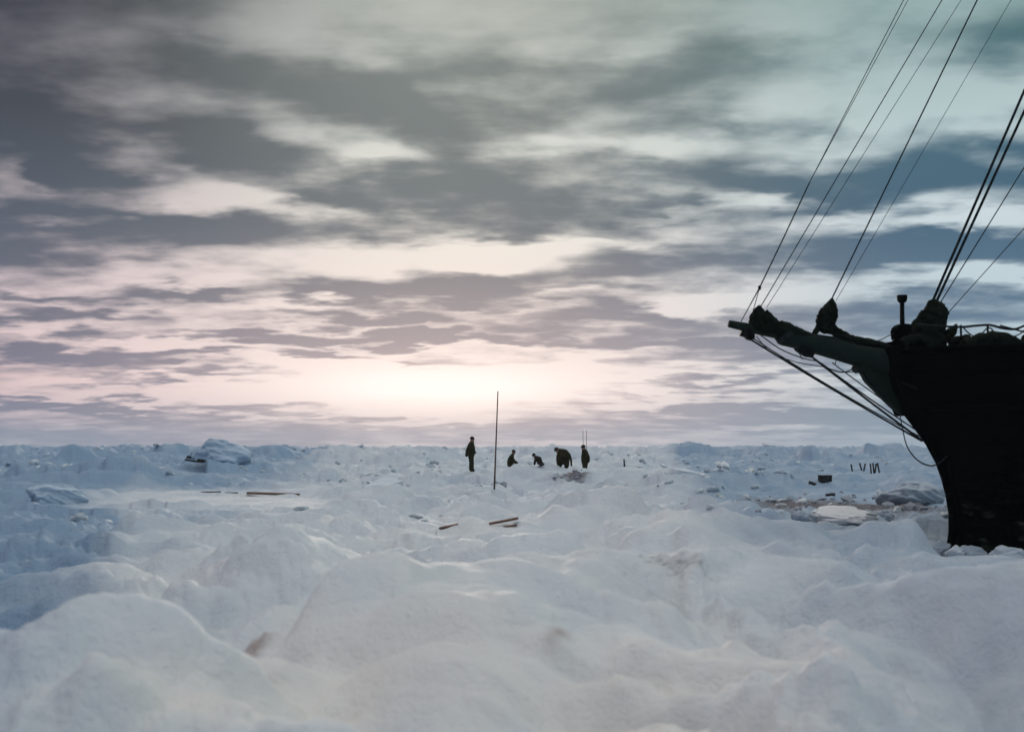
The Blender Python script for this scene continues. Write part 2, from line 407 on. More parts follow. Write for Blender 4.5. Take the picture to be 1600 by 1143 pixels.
SCARPS = [(265,1028,8.4,440,1052,8.0,.12,.7),(505,930,9.4,600,945,9.2,.2,.8),(610,985,8.6,720,925,9.6,.12,.9),(845,995,8.2,905,965,8.8,.14,.7),
          (930,930,11,1060,922,11.3,.14,1.),(1080,935,10.8,1190,902,12,.16,1.),(1240,965,9.4,1370,930,10.2,.13,.9),(1090,1010,8.2,1210,1030,7.8,.1,.7),(100,915,11.5,240,935,11,.16,1.),
          (700,905,13,860,898,13.5,.16,1.2),(300,905,13.5,420,895,14,.16,1.2),
          (-60,872,20,215,868,20.5,.30,2.0),(110,850,23,330,846,24,.24,1.8),(950,868,17.5,1165,876,17,.26,1.6),(1010,838,20,1150,842,20,.2,1.5),
          (560,858,19,720,854,19.5,.18,1.6),(380,838,24,560,832,25,.22,1.8),(640,842,22,800,836,22.5,.2,1.4),(1180,842,19,1330,846,19,.22,1.5),
          (830,800,27,1000,806,26,.25,1.6),(1020,780,34,1210,784,34,.28,2),(480,792,34,700,786,35,.28,2.2),(0,800,34,190,806,33,.35,2.2),(200,790,37,330,792,37,.2,2),
          (500,760,44,680,757,46,.35,2.5),(930,752,46,1130,760,44,.35,2.5),(0,745,55,230,748,55,.5,3),(640,744,54,760,748,52,.3,2),(1130,752,52,1260,750,54,.35,3)]
_rr = random.Random(31)
for _k in range(46):                             # the ragged line of far pressure ridges
    _D = _rr.uniform(95, 320)
    HUMMOCKS.append((_rr.uniform(-60, 1480), _rr.gauss(697.0, 2.2), _D, _rr.uniform(.8, 2.6) * _D / 110, _rr.uniform(1.5, 3) * _D / 110, _rr.uniform(1.5, 2.6)))
for _x, _y, _D, _w in ((560,697,120,3.),(622,694,125,3.4),(680,697,118,3.),(1060,696,150,3.),(1095,694,155,1.6),(1200,696,160,3),(430,698,110,2.5)):
    HUMMOCKS.append((_x, _y, _D, _w, 3.0, 2.0))
SHIP_P = Vector(((1478 - 800) / F * 26.0, 26.0, 0.0)); PSI = R(10)

def raw_height(X, Y):
    r = np.hypot(X, Y)
    wx = X + 0.8 * perlin(X * 0.35, Y * 0.35, 3); wy = Y + 0.8 * perlin(X * 0.35, Y * 0.35, 4)
    h = np.interp(r, [0, 5, 8, 12, 20, 30, 45, 60, 100, 200, 500, 1500, 9000], [.72, .78, .74, .62, .48, .46, .62, .95, 1.0, 1.05, 1.15, 1.0, 0.6])
    h = h + 0.12 * fbm(wx / 9, wy / 9, 1, 3)
    flat = np.exp(-(((X + .272 * Y) / 5.6) ** 4 + ((Y - 43) / 9.0) ** 4)) + np.exp(-(((X - 13) / 7.0) ** 4 + ((Y - 40) / 6.0) ** 4)) * 0.8
    flat = np.clip(flat, 0, 1)
    # wind-rounded lumps near, broken slabs further out
    lump = np.interp(r, [0, 4, 9, 20, 45, 70, 3000], [.16, .30, .42, .52, .50, .4, .4])
    h = h + lump * (1 - .8 * flat) * billow(wx / 2.6, wy / 2.6, 7, 4, 0.48)
    h = h + np.interp(r, [0, 8, 18, 60, 3000], [.09, .16, .15, .13, .2]) * (1 - .85 * flat) * billow(wx / 1.15, wy / 1.15, 15, 3, 0.45)
    h = h + np.interp(r, [0, 10, 20, 60, 3000], [.02, .035, .05, .05, .05]) * fbm(wx / 0.55, wy / 0.55, 21, 3)
    h = h + np.interp(r, [0, 3, 6, 14, 22, 3000], [.1, .34, .60, .50, .25, 0]) * billow(wx / 1.35 + 4, wy / 1.5, 77, 3, 0.4)
    h = h + np.interp(r, [0, 4, 12, 25], [.02, .028, .03, 0]) * fbm(wx / .23, wy / .31, 231, 3, .55)
    rough = np.interp(r, [0, 16, 30, 60, 120, 3000], [0, 0, .20, .42, .62, .9]) * (0.55 + 0.6 * sstep(fbm(X / 22, Y / 22, 41, 2), -.3, .5))
    rough = rough * (1 - 0.85 * flat)
    pl = plates(wx / 1.7, wy / 1.7, 50, 1.0) * 0.34 + plates(wx / 4.2 + 3, wy / 4.2, 60, 1.1) * 0.9
    h = h + rough * pl
    rid = np.clip(1 - np.abs(fbm(X / 60, Y / 34, 71, 3)) * 2.6, 0, 1) ** 2
    h = h + np.interp(r, [0, 70, 130, 400, 3000], [0, 0, .9, 2.1, 3.0]) * rid * (0.5 + 0.8 * np.clip(plates(wx / 3.1, wy / 3.1, 80, 1.4) + 0.4, 0, 1.4))
    h = h * (1 - 0.6 * flat) + 0.6 * flat * 0.42
    w1, w2 = perlin(X * 0.9, Y * 0.9, 33), perlin(X * 0.9, Y * 0.9, 34)
    for (px, py, D, rx, ry, sq) in HUMMOCKS:
        c = at(px, py + (46 if D < 7.5 else 30 if D < 10 else 12 if D < 20 else 0), D)
        m = (np.abs(X - c.x) < 3.2 * rx + .3) & (np.abs(Y - c.y) < 3.2 * ry + .3)
        if not m.any(): continue
        x_, y_, h_ = X[m], Y[m], h[m]
        q = np.sqrt(((x_ - c.x + 0.25 * (wx[m] - x_) + .45 * rx * w1[m]) / rx) ** 2 + ((y_ - c.y + 0.25 * (wy[m] - y_) + .45 * ry * w2[m]) / ry) ** 2)
        k = np.exp(-(q ** sq) * 0.9)
        top = c.z + (0.5 if D < 20 else 0.6 if D < 80 else 0.8) * (h_ - np.interp(D, [0, 20, 60, 200], [.7, .5, .9, 1.1]))
        h[m] = np.where(top > h_, h_ + k * (top - h_), h_ + (0.75 if D < 10 else 0.4) * k * (top - h_))
    for (xa, ya, Da, xb, yb, Db, up, back) in SCARPS:      # broken edges where one floe has ridden over the next
        p, q = at(xa, ya, Da), at(xb, yb, Db); ux, uy = q.x - p.x, q.y - p.y; L = math.hypot(ux, uy); ux, uy = ux / L, uy / L
        m = (np.abs(X - (p.x + q.x) / 2) < L / 2 + 1) & (np.abs(Y - (p.y + q.y) / 2) < back + 2.5)
        if not m.any(): continue
        x_, y_ = X[m], Y[m]
        t = (x_ - p.x) * ux + (y_ - p.y) * uy; s_ = -(x_ - p.x) * uy + (y_ - p.y) * ux
        s_ = s_ + 0.35 * w1[m] + 0.05 * fbm(x_ / .4, y_ / .4, 201, 2)
        h[m] += up * sstep(s_, -.05, .07) * (1 - sstep(s_, .15, back)) * sstep(t, -.3, .5) * (1 - sstep(t, L - .6, L + .3)) * (1 + .5 * w2[m])
    cap = CAMZ - 0.2 + r * (0.0020 + 0.0034 * fbm(X / 5, Y / 8, 221, 3))     # no ridge towers over the far pack
    far = sstep(r, 62, 85); over = np.maximum(h - cap, 0)
    h = h - far * (over - 0.3 * np.tanh(over / 0.5))
    # trench of dark slush round the stem
    a = (X - SHIP_P.x) * math.cos(PSI) + (Y - SHIP_P.y) * math.sin(PSI); b = -(X - SHIP_P.x) * math.sin(PSI) + (Y - SHIP_P.y) * math.cos(PSI)
    k = np.exp(-(np.clip(np.abs(b) - 1.2 - np.clip(a, 0, 4) * .45, 0, 99) / 1.1) ** 2) * sstep(a, -2.2, -0.2)
    h = h * (1 - k) + k * (0.02 + 0.10 * fbm(X / 0.8, Y / 0.8, 91, 3))
    return h

# footings of the things that stand on the ice: point, radius
PINS = []
def pin(x, y, D, rad, dz=0.0, sq=2.0):
    c = at(x, y, D); PINS.append((c.x, c.y, c.z + dz, rad, sq)); return c

def one(fn, x, y): return float(fn(np.array([x]), np.array([y]))[0])

P_STAND = pin(736, 737, 58, 1.6)
P_KNEEL = pin(797, 742, 58.0, 1.0)
P_CROUCH = pin(842, 731, 57, 1.2)
P_STOOP = pin(879, 732, 57.5, 1.5)
P_BEHIND = pin(914, 748, 58.5, 0.8)
pin(803, 723, 56.2, 1.3); pin(914, 731, 57.2, 0.75); pin(890, 741, 53, 1.5)
P_POLE = pin(772, 763, 40, 0.9)
P_SLED = pin(305, 721, 66, 1.6)
P_PLANK = pin(428, 774, 47, 3.2)
P_STRIP = pin(348, 771, 48, 2.5)
P_BEAM1 = pin(702, 828, 24, 0.9); P_BEAM2 = pin(790, 822, 24, 0.8)
P_BOX1 = pin(1289, 757, 50, 1.3); P_BOX2 = pin(1268, 757, 50, 1.0); P_BOX3 = pin(1298, 775, 44, 1.0)
P_STAKES = pin(1352, 738, 80, 3.5)
P_PEG = pin(976, 728, 75, 2.0)

PIN_W = None
def height(X, Y):
    global PIN_W
    h = raw_height(X, Y)
    if PIN_W is None:
        PIN_W = []
        done = []
        for (x, y, z, rad, sq) in PINS:
            cur = one(raw_height, x, y)
            for (x2, y2, r2, q2, dzz) in done:
                cur += dzz * math.exp(-(math.hypot(x - x2, y - y2) / r2) ** q2)
            done.append((x, y, rad, sq, z - cur))
        PIN_W = done
    for (x, y, rad, sq, dzz) in PIN_W:
        near = (np.abs(X - x) < rad * 3) & (np.abs(Y - y) < rad * 3)
        if near.any():
            q = np.hypot(X[near] - x, Y[near] - y) / rad
            h[near] += dzz * np.exp(-q ** sq)
    return h

# hollows: the snow dips in front of these so that they stand clear of it (column span, row, distance)
DIPS = [(380,474,776,46.0),(308,376,773,47.0),(684,720,832,23.6),(762,812,826,23.4),(1262,1304,760,49.),(1290,1306,777,43.3),(1324,1380,739,79.),
        (1225,1480,793,33.0),(1268,1375,813,30.0),(728,748,738,57.4),(790,812,723,55.5),(832,854,732,56.4),(864,896,733,57.0),(908,922,732,56.6),
        (768,776,765,39.7),(970,982,729,74.),(1484,1640,868,25.0),(130,470,792,37.),(290,322,725,65.),(312,380,738,66.)]
_height0 = height
def height(X, Y):
    h = _height0(X, Y)
    for (xa, xb, yy, D) in DIPS:
        zt = CAMZ - (yy - 700) / F * D; ca, cb = (xa - 800) / F, (xb - 800) / F; sft = 26 / F
        y0_ = 13.5 if xa == 1484 else 5
        m = (Y > y0_) & (Y < D) & (X > Y * (ca - 3 * sft)) & (X < Y * (cb + 3 * sft))
        if not m.any(): continue
        y_, k = Y[m], X[m] / Y[m]
        lim = CAMZ + (zt - CAMZ) * y_ / D - 0.05 + 0.07 * fbm(X[m] / 1.1, y_ / 1.1, 211, 3)
        wgt = sstep(y_, y0_, y0_ + 3) * sstep(k, ca - 2.5 * sft, ca) * (1 - sstep(k, cb, cb + 2.5 * sft))
        h[m] = h[m] - wgt * np.maximum(h[m] - lim, 0)
    return h
def gz(x, y): return one(height, x, y)

def build_ground():
    front = np.radians(np.linspace(-33, 33, 1000))
    rest = np.radians(np.linspace(33, 327, 150)[1:-1])
    th = np.concatenate([front, rest]); nth = len(th)
    rr = [0.4, 0.9, 1.5, 2.1, 2.6]
    while rr[-1] < 420: rr.append(rr[-1] * 1.0088)
    while rr[-1] < 3000: rr.append(rr[-1] * 1.03)
    rr = np.array(rr); nr = len(rr)
    T, Rr = np.meshgrid(th, rr)
    X = (np.sin(T) * Rr).ravel(); Y = (np.cos(T) * Rr).ravel()
    H = height(X, Y)
    co = np.empty((nr * nth + 1, 3)); co[:-1, 0] = X; co[:-1, 1] = Y; co[:-1, 2] = H; co[-1] = (0, 0, H[:nth].mean())
    i, j = np.meshgrid(np.arange(nr - 1), np.arange(nth), indexing='ij')
    j2 = (j + 1) % nth
    q = np.stack([i * nth + j, (i + 1) * nth + j, (i + 1) * nth + j2, i * nth + j2], -1).reshape(-1, 4)[:, ::-1]
    tri = np.stack([np.full(nth, nr * nth), np.arange(nth), (np.arange(nth) + 1) % nth], -1)[:, ::-1]
    loops = np.concatenate([q.ravel(), tri.ravel()]).astype(np.int32)
    tot = np.concatenate([np.full(len(q), 4), np.full(len(tri), 3)]).astype(np.int32)
    st = np.concatenate([[0], np.cumsum(tot)[:-1]]).astype(np.int32)
    me = bpy.data.meshes.new('ice_field')
    me.vertices.add(len(co)); me.vertices.foreach_set('co', co.ravel().astype(np.float32))
    me.loops.add(len(loops)); me.loops.foreach_set('vertex_index', loops)
    me.polygons.add(len(tot)); me.polygons.foreach_set('loop_start', st)
    me.update(calc_edges=True); me.validate()
    me.polygons.foreach_set('use_smooth', np.ones(len(me.polygons), bool))
    X, Y = co[:, 0], co[:, 1]; r = np.hypot(X, Y)
    def spot(px, py, D, rx, ry, rot=0.0, hit=False):
        if hit:
            ds = np.arange(4, 40, .04); zz = height((px - 800) / F * ds, ds.copy()); D = float(ds[np.argmax(zz > CAMZ - (py - 700) / F * ds)])
        c = at(px, py, D); u, v = X - c.x, Y - c.y
        u, v = u * math.cos(rot) + v * math.sin(rot), -u * math.sin(rot) + v * math.cos(rot)
        return np.exp(-((u / rx) ** 2 + (v / ry) ** 2))
    # soot, cinders and refuse thrown out round the ship and the diggings, plus some painted shade
    dirt_shade = 0.62 * spot(1350, 790, 36, 4.2, 3.4) + 0.66 * spot(1240, 778, 40, 2.4, 4.5) + .5 * spot(1470, 795, 32, 2.4, 2.6) + .62 * spot(1500, 860, 25.2, 2.6, 1.1) + .55 * spot(1458, 850, 25.4, .8, .8)  # last pair: wet slush with the hull's shadow painted into its colour
    dirt_shade += 0.55 * spot(885, 746, 52, 1.2, 1.6) + 0.5 * spot(905, 742, 53, .7, 1.2) + .55 * spot(783, 752, 52, .8, 1.0) + .3 * spot(820, 740, 55, 1.5, 1.5)
    dirt_shade += 0.42 * spot(1020, 868, 17.5, .4, .35, 0, True) + .42 * spot(1090, 876, 16.5, .5, .3, 0, True)  # brownish shadow under the broken ice edge, painted on the snow
    dirt_shade += 0.35 * spot(700, 826, 24.5, .6, 1.0) + 0.3 * spot(1000, 748, 50, 3, 2) + .35 * spot(650, 752, 48, .5, .8)
    stain = .8 * spot(392, 1020, 8.3, .085, .26, -0.35, True) + .6 * spot(872, 988, 8.0, .06, .2, -0.35, True)
    # blue edge vignette and dim far ice painted into the snow; warmer, paler middle
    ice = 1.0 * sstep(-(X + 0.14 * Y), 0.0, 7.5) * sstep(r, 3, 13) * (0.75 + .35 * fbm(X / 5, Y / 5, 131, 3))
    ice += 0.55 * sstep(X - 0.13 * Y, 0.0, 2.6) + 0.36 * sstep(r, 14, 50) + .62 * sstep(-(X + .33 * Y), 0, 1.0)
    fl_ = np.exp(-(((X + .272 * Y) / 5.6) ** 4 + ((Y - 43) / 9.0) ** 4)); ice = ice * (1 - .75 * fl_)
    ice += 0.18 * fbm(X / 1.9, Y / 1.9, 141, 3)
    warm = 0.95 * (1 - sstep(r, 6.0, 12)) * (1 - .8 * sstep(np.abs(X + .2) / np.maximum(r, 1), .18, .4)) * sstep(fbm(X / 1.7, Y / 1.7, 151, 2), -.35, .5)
    for nm, a in (('dirt_shade', dirt_shade), ('ice', ice), ('warm', warm), ('stain', stain)):
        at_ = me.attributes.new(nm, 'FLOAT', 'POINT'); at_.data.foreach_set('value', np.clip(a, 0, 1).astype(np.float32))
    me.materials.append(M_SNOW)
    o = bpy.data.objects.new('ice_field', me); COL.objects.link(o)
    tag(o, 'snow covered pack ice with rounded hummocks reaching to the horizon', 'ice', kind='structure')
build_ground()

# ------------------------------------------------------------------ loose ice
def block_mesh(name, seed, flat=1.0, rounded=0.16, mat=None, sub=3):
    rnd = random.Random(seed); bm = bmesh.new()
    if rounded >= .25:                            # a worn lump: faceted ball, flat chips knocked off
        bmesh.ops.create_icosphere(bm, subdivisions=5, radius=1.15)
        for _ in range(9):
            n = Vector((rnd.gauss(0, 1), rnd.gauss(0, 1), rnd.gauss(0, .8))).normalized(); lim = rnd.uniform(.68, .95)
            for v in bm.verts:
                e = v.co.dot(n) - lim
                if e > 0: v.co -= n * e * .9
        P = np.array([v.co[:] for v in bm.verts]); bm.normal_update()
        q = fbm(P[:, 0] * 1.5 + seed + P[:, 2], P[:, 1] * 1.5 + P[:, 2] * 1.3, seed, 5, .55)
        for v, k in zip(bm.verts, q): v.co += v.normal * (.16 * k)
        me = bpy.data.meshes.new(name); bm.to_mesh(me); bm.free()
        me.polygons.foreach_set('use_smooth', [True] * len(me.polygons)); me.materials.append(mat or M_BLOCK)
        return me
    bmesh.ops.create_cube(bm, size=2)
    for v in bm.verts: v.co += Vector([rnd.uniform(-.28, .28) for _ in range(3)])
    bmesh.ops.bevel(bm, geom=bm.edges[:], offset=rounded * 1.6, segments=2, affect='EDGES', profile=0.5)
    bmesh.ops.triangulate(bm, faces=bm.faces[:])
    bmesh.ops.subdivide_edges(bm, edges=bm.edges[:], cuts=max(sub - 1, 1), use_grid_fill=True)
    P = np.array([v.co[:] for v in bm.verts])
    n = fbm(P[:, 0] * 1.1 + seed, P[:, 1] * 1.1 + P[:, 2] * 1.7, seed, 4)
    bm.normal_update()
    for v, q in zip(bm.verts, n):
        v.co += v.normal * (0.13 * q); v.co.z *= flat
    me = bpy.data.meshes.new(name); bm.to_mesh(me); bm.free()
    me.polygons.foreach_set('use_smooth', [True] * len(me.polygons))
    me.materials.append(mat or M_BLOCK)
    return me

def ice_block(label, x, y, D, hx, hy, hz, rot, tilt, seed, mat=None, group=None, lift=0.3, rounded=0.16, name='ice_block'):
    """x, y: photo position of the block's middle; half sizes in metres"""
    c = at(x, y, D)
    o = bpy.data.objects.new(name, block_mesh(name, seed, 1.0, rounded, mat)); COL.objects.link(o)
    o.scale = (hx, hy, hz); o.rotation_euler = (tilt[0], tilt[1], rot); o.location = (c.x, c.y, gz(c.x, c.y) + hz * lift)
    return tag(o, label, 'ice block', group)

ice_block('wide grey ice block standing beside the ship stem', 1424, 784, 38, 1.0, .8, .46, .1, (.03, .04), 4, M_GREYICE, lift=.6, rounded=.26)
ice_block('bright flat snow slab lying along the dark slush line', 1320, 812, 30.5, .95, .75, .2, -.05, (.14, 0), 5, M_WHITE, lift=.95, rounded=.3)
ice_block('small grey overhanging ice lump left of the bright slab', 1258, 812, 30, .28, .3, .17, .3, (.1, .2), 8, M_GREYICE, lift=.6, rounded=.3)
ice_block('dark wedge of ice between bright slab and snow mound', 1380, 806, 31.5, .24, .25, .17, .6, (.2, .3), 11, M_GREYICE, lift=.5, rounded=.3)
for _x, _y, _D, _a, _b, _c, _r, _t, _s, _m, _lab in (
    (1462, 862, 25.2, .34, .3, .2, .4, (.2, -.3), 41, M_GREYICE, 'dark ice chunk jammed against the left side of the stem'),
    (1447, 852, 26.2, .26, .3, .18, 1.2, (-.2, .3), 42, M_BLOCK, 'pale tilted ice chunk left of the stem, behind the dark one'),
    (1520, 868, 24.4, .4, .26, .17, .2, (.25, .1), 43, M_GREYICE, 'low ice slab pushed up along the foot of the hull'),
    (1572, 870, 24.0, .34, .26, .2, -.3, (.3, -.15), 44, M_BLOCK, 'white ice slab under the hull at the right edge of the picture'),
    (1494, 872, 24.2, .2, .2, .13, .9, (.1, .2), 45, M_BLOCK, 'small rounded ice chunk lying right below the stem')):
    ice_block(_lab, _x, _y, _D, _a, _b, _c, _r, _t, _s, _m, 'ice jammed round the hull', lift=.35, rounded=.27)
ice_block('large block of bluish ice rising above the left horizon', 344, 730, 69, 1.6, 1.2, .9, .2, (.0, .04), 14, M_BLUEICE, lift=.66, rounded=.3)
ice_block('thin upright ice splinter on the shoulder of the big hummock', 367, 712, 70.5, .16, .2, .5, .5, (.1, -.2), 15, M_BLUEICE, lift=1.2)
ice_block('rounded blue ice block at the far left edge of the smooth floe', 85, 790, 39, .9, .8, .45, .4, (.06, .05), 18, M_BLUEICE, lift=.3, rounded=.3)
ice_block('leaning snow slab behind the standing figure', 600, 762, 38, .5, .5, .24, .5, (.1, -.35), 22, M_BLOCK, lift=.1)
ice_block('square ice block jutting from the ridge right of the diggings', 1070, 752, 46, .5, .5, .28, .3, (.1, .2), 25, M_BLOCK, lift=.2)

def rubble():
    rnd = random.Random(99); verts, faces = [], []
    shapes = []
    for k in range(8):                            # a few worn lumps, each copied with its own turn and size
        bm = bmesh.new(); bmesh.ops.create_cube(bm, size=2)
        for v in bm.verts: v.co += Vector([rnd.uniform(-.45, .45) for _ in range(3)])
        bmesh.ops.bevel(bm, geom=bm.edges[:], offset=.5, segments=2, affect='EDGES')
        bm.verts.index_update()
        shapes.append(([v.co + Vector([rnd.uniform(-.1, .1) for _ in range(3)]) for v in bm.verts], [tuple(v.index for v in f.verts) for f in bm.faces])); bm.free()
    spots = []
    for k in range(3000):
        D = 26 * math.exp(rnd.random() ** 0.75 * math.log(420 / 26)); ax = rnd.uniform(-.56, .56)
        spots.append((ax * D, D))
    S = np.array(spots); Z = height(S[:, 0].copy(), S[:, 1].copy())
    N = fbm(S[:, 0] / 9, S[:, 1] / 9, 161, 2)
    for (x, y), z, n in zip(spots, Z, N):
        if n < .0: continue
        if abs(x + .272 * y) < 6.5 and abs(y - 43) < 10: continue
        if any(math.hypot(x - p[0], y - p[1]) < 2.2 for p in PINS): continue
        if abs((x - SHIP_P.x) - (y - SHIP_P.y) * .2) < 3 and abs(y - 26) < 4: continue
        s = rnd.uniform(.04, .12) * (1 + min(y, 300) / 80) * (1 + (rnd.random() < .06) * .8)
        m = Matrix.Rotation(rnd.uniform(0, 6.3), 3, 'Z') @ Matrix.Rotation(rnd.uniform(-.7, .7), 3, 'X') @ Matrix.Rotation(rnd.uniform(-.6, .6), 3, 'Y')
        sc3 = (s * rnd.uniform(.7, 1.9), s * rnd.uniform(.7, 1.7), s * rnd.uniform(.3, .7))
        o = len(verts); bv, bf = rnd.choice(shapes)
        for b in bv:
            verts.append(m @ Vector((b.x * sc3[0], b.y * sc3[1], b.z * sc3[2])) + Vector((x, y, z + sc3[2] * .05)))
        faces += [tuple(i + o for i in f) for f in bf]
    o = mesh_obj('ice_rubble', verts, faces, M_BLOCK, smooth=True)
    tag(o, 'jumbled broken ice rubble strewn over the far pack ice', 'ice rubble', kind='stuff')
rubble()

def cinders():
    rnd = random.Random(5); verts, faces = [], []
    spots = [(rnd.gauss(1320, 80), rnd.gauss(786, 7), rnd.uniform(31, 45)) for _ in range(150)]
    spots += [(rnd.gauss(900, 14), rnd.gauss(744, 4), rnd.uniform(51, 54)) for _ in range(40)] + [(rnd.gauss(785, 8), 750, rnd.uniform(50, 53)) for _ in range(16)]
    for (px, py, D) in spots:
        c = at(px, py, D); s = rnd.uniform(.03, .10) * (1 + (rnd.random() < .2) * 1.2); z = gz(c.x, c.y); o = len(verts)
        bm = bmesh.new(); bmesh.ops.create_icosphere(bm, subdivisions=1, radius=s)
        for v in bm.verts:
            v.co = Vector((v.co.x * rnd.uniform(.7, 1.8), v.co.y * rnd.uniform(.7, 1.5), v.co.z * rnd.uniform(.4, 1.1))) + Vector((c.x, c.y, z + s * .2))
        bm.verts.index_update()
        verts += [v.co.copy() for v in bm.verts]; faces += [tuple(v.index + o for v in f.verts) for f in bm.faces]; bm.free()
    tag(mesh_obj('refuse_debris', verts, faces, M_DIRTYICE, smooth=False), 'brownish cinders and refuse scattered on trampled snow', 'debris', kind='stuff')
cinders()

# ------------------------------------------------------------------ the ship
ship = bpy.data.objects.new('sailing_ship', None); COL.objects.link(ship); ship.location = SHIP_P
tag(ship, 'black wooden sailing ship bow with long bowsprit beset in the ice', 'ship')
CP, SP = math.cos(PSI), math.sin(PSI)
PX = 26.0 / F                                    # metres per photo pixel at the stem

def cl(x, y, port=0.0):
    """point of the ship's middle plane at photo position x, y, in ship space (origin at the stem's foot)"""
    k = (x - 800) / F
    a = (k * SHIP_P.y - SHIP_P.x) / (CP - k * SP)
    D = SHIP_P.y + a * SP
    z = CAMZ - (y - 700) / F * D
    return Vector((a * CP + port * SP, a * SP - port * CP, z))

def hull():
    zs = [-1.2, -.6, 0, .5, .94, 1.37, 1.73, 2.1, 2.53, 2.89, 3.25, 3.6, 3.95, 4.25, 4.52]
    fwd = [-.25, -.16, -.12, -.19, -.19, -.11, -.01, .13, .38, .66, .96, 1.20, 1.34, 1.42, 1.46]
    ts = [0, .1, .25, .5, .8, 1.2, 1.7, 2.3, 3, 4, 5.2, 6.6, 8.2, 10, 12, 14.5, 17]
    def hb(t, z):
        B = np.interp(z, [-1.2, 0, 2, 4.7], [2.4, 2.9, 3.5, 3.8]); lam = np.interp(z, [-1.2, 0, 2, 4.7], [5.0, 4.2, 3.2, 2.7])
        return 0.10 + B * (1 - math.exp(-(t / lam) ** 1.05))
    rows = []                                   # each row: list of (aft, half breadth, z)
    for z, f in zip(zs, fwd): rows.append([(t - f, hb(t, z), z) for t in ts])
    zt, ft = zs[-1], fwd[-1]
    rows.append([(max(t, .14) - ft, max(hb(t, zt) - .14, .03), zt) for t in ts])
    rows.append([(max(t, .14) - ft, max(hb(t, zt) - .16, .03), 4.0) for t in ts])
    rows.append([(max(t, .14) - ft, 0.0, 4.05) for t in ts])
    vs, fs = [], []; n = len(ts); m = len(rows)
    for sgn in (1, -1):
        o = len(vs)
        for r in rows:
            for (a, b, z) in r: vs.append(Vector((a * CP + sgn * b * SP, a * SP - sgn * b * CP, z)))
        for i in range(m - 1):
            for k in range(n - 1):
                q = (o + i * n + k, o + i * n + k + 1, o + (i + 1) * n + k + 1, o + (i + 1) * n + k)
                fs.append(q if sgn > 0 else q[::-1])
    o = m * n
    for i in range(m - 1):                       # stem face and after end
        fs.append((i * n, (i + 1) * n, o + (i + 1) * n, o + i * n))
        fs.append((i * n + n - 1, o + i * n + n - 1, o + (i + 1) * n + n - 1, (i + 1) * n + n - 1))
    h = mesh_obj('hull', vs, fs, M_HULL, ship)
    for e in h.data.edges: pass
    # rubbing wales proud of the planking, and the cap rail
    for z0, rr in ((3.3, .07), (4.0, .06), (4.54, .08)):
        for sgn in (1, -1):
            f = float(np.interp(z0, zs, fwd)); pts = []
            for t in ts:
                b = hb(t, z0) + .01; a = t - f
                pts.append(Vector((a * CP + sgn * b * SP, a * SP - sgn * b * CP, z0)))
            tube('wale' if z0 < 4.5 else 'cap_rail', pts, rr, M_HULL, ship, 6)
    # stem post
    pts = [Vector((-(f + .02) * CP, -(f + .02) * SP, z)) for z, f in zip(zs, fwd)]
    tube('stem_post', pts, [.10] * len(pts), M_HULL, ship, 8)
hull()

def prism(name, poly, half, mat, parent):
    n = len(poly); vs = [cl(x, y, half) for x, y in poly] + [cl(x, y, -half) for x, y in poly]
    fs = [tuple(range(n)), tuple(range(2 * n - 1, n - 1, -1))] + [(i, i + n, (i + 1) % n + n, (i + 1) % n) for i in range(n)]
    o = mesh_obj(name, vs, fs, mat, parent, smooth=False)
    bm = bmesh.new(); bm.from_mesh(o.data); bmesh.ops.recalc_face_normals(bm, faces=bm.faces[:])
    bmesh.ops.bevel(bm, geom=bm.edges[:], offset=min(.03, half * .4), segments=2, affect='EDGES'); bm.to_mesh(o.data); bm.free()
    return o
prism('stem_knee', [(1342,577),(1362,574),(1392,578),(1402,600),(1408,648),(1392,636),(1372,616),(1352,596)], .11, M_KNEE, ship)
prism('bow_chock', [(1333,573),(1340,568),(1358,570),(1356,581),(1338,583)], .16, M_KNEE, ship)

prism('knighthead', [(1376,545),(1396,538),(1452,536),(1452,640),(1412,650),(1392,610),(1382,578)], .40, M_HULL, ship)

def px_tube(name, pts, mat, sub=5, n=10, jit=0.0, seed=0, parent=None, port=0.0):
    """pts: photo x, y, radius in photo pixels"""
    P = curve_pts(pts, sub)
    return tube(name, [cl(p[0], p[1], port) for p in P], [max(p[2], .3) * PX for p in P], mat, parent or ship, n, jit, seed)

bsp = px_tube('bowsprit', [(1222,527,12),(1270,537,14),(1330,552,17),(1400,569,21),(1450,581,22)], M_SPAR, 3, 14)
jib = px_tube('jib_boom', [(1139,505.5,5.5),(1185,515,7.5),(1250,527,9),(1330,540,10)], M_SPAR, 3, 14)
px_tube('spar_band', [(1160,516,9),(1170,522,9),(1176,530,4)], M_IRON, 3, 8, .15, 2)
px_tube('spar_band', [(1249,536,12),(1262,548,10),(1270,556,4)], M_IRON, 3, 8, .15, 3)
px_tube('boom_lashing', [(1223,520,15),(1229,528,15.5)], M_ROPE, 2, 12)

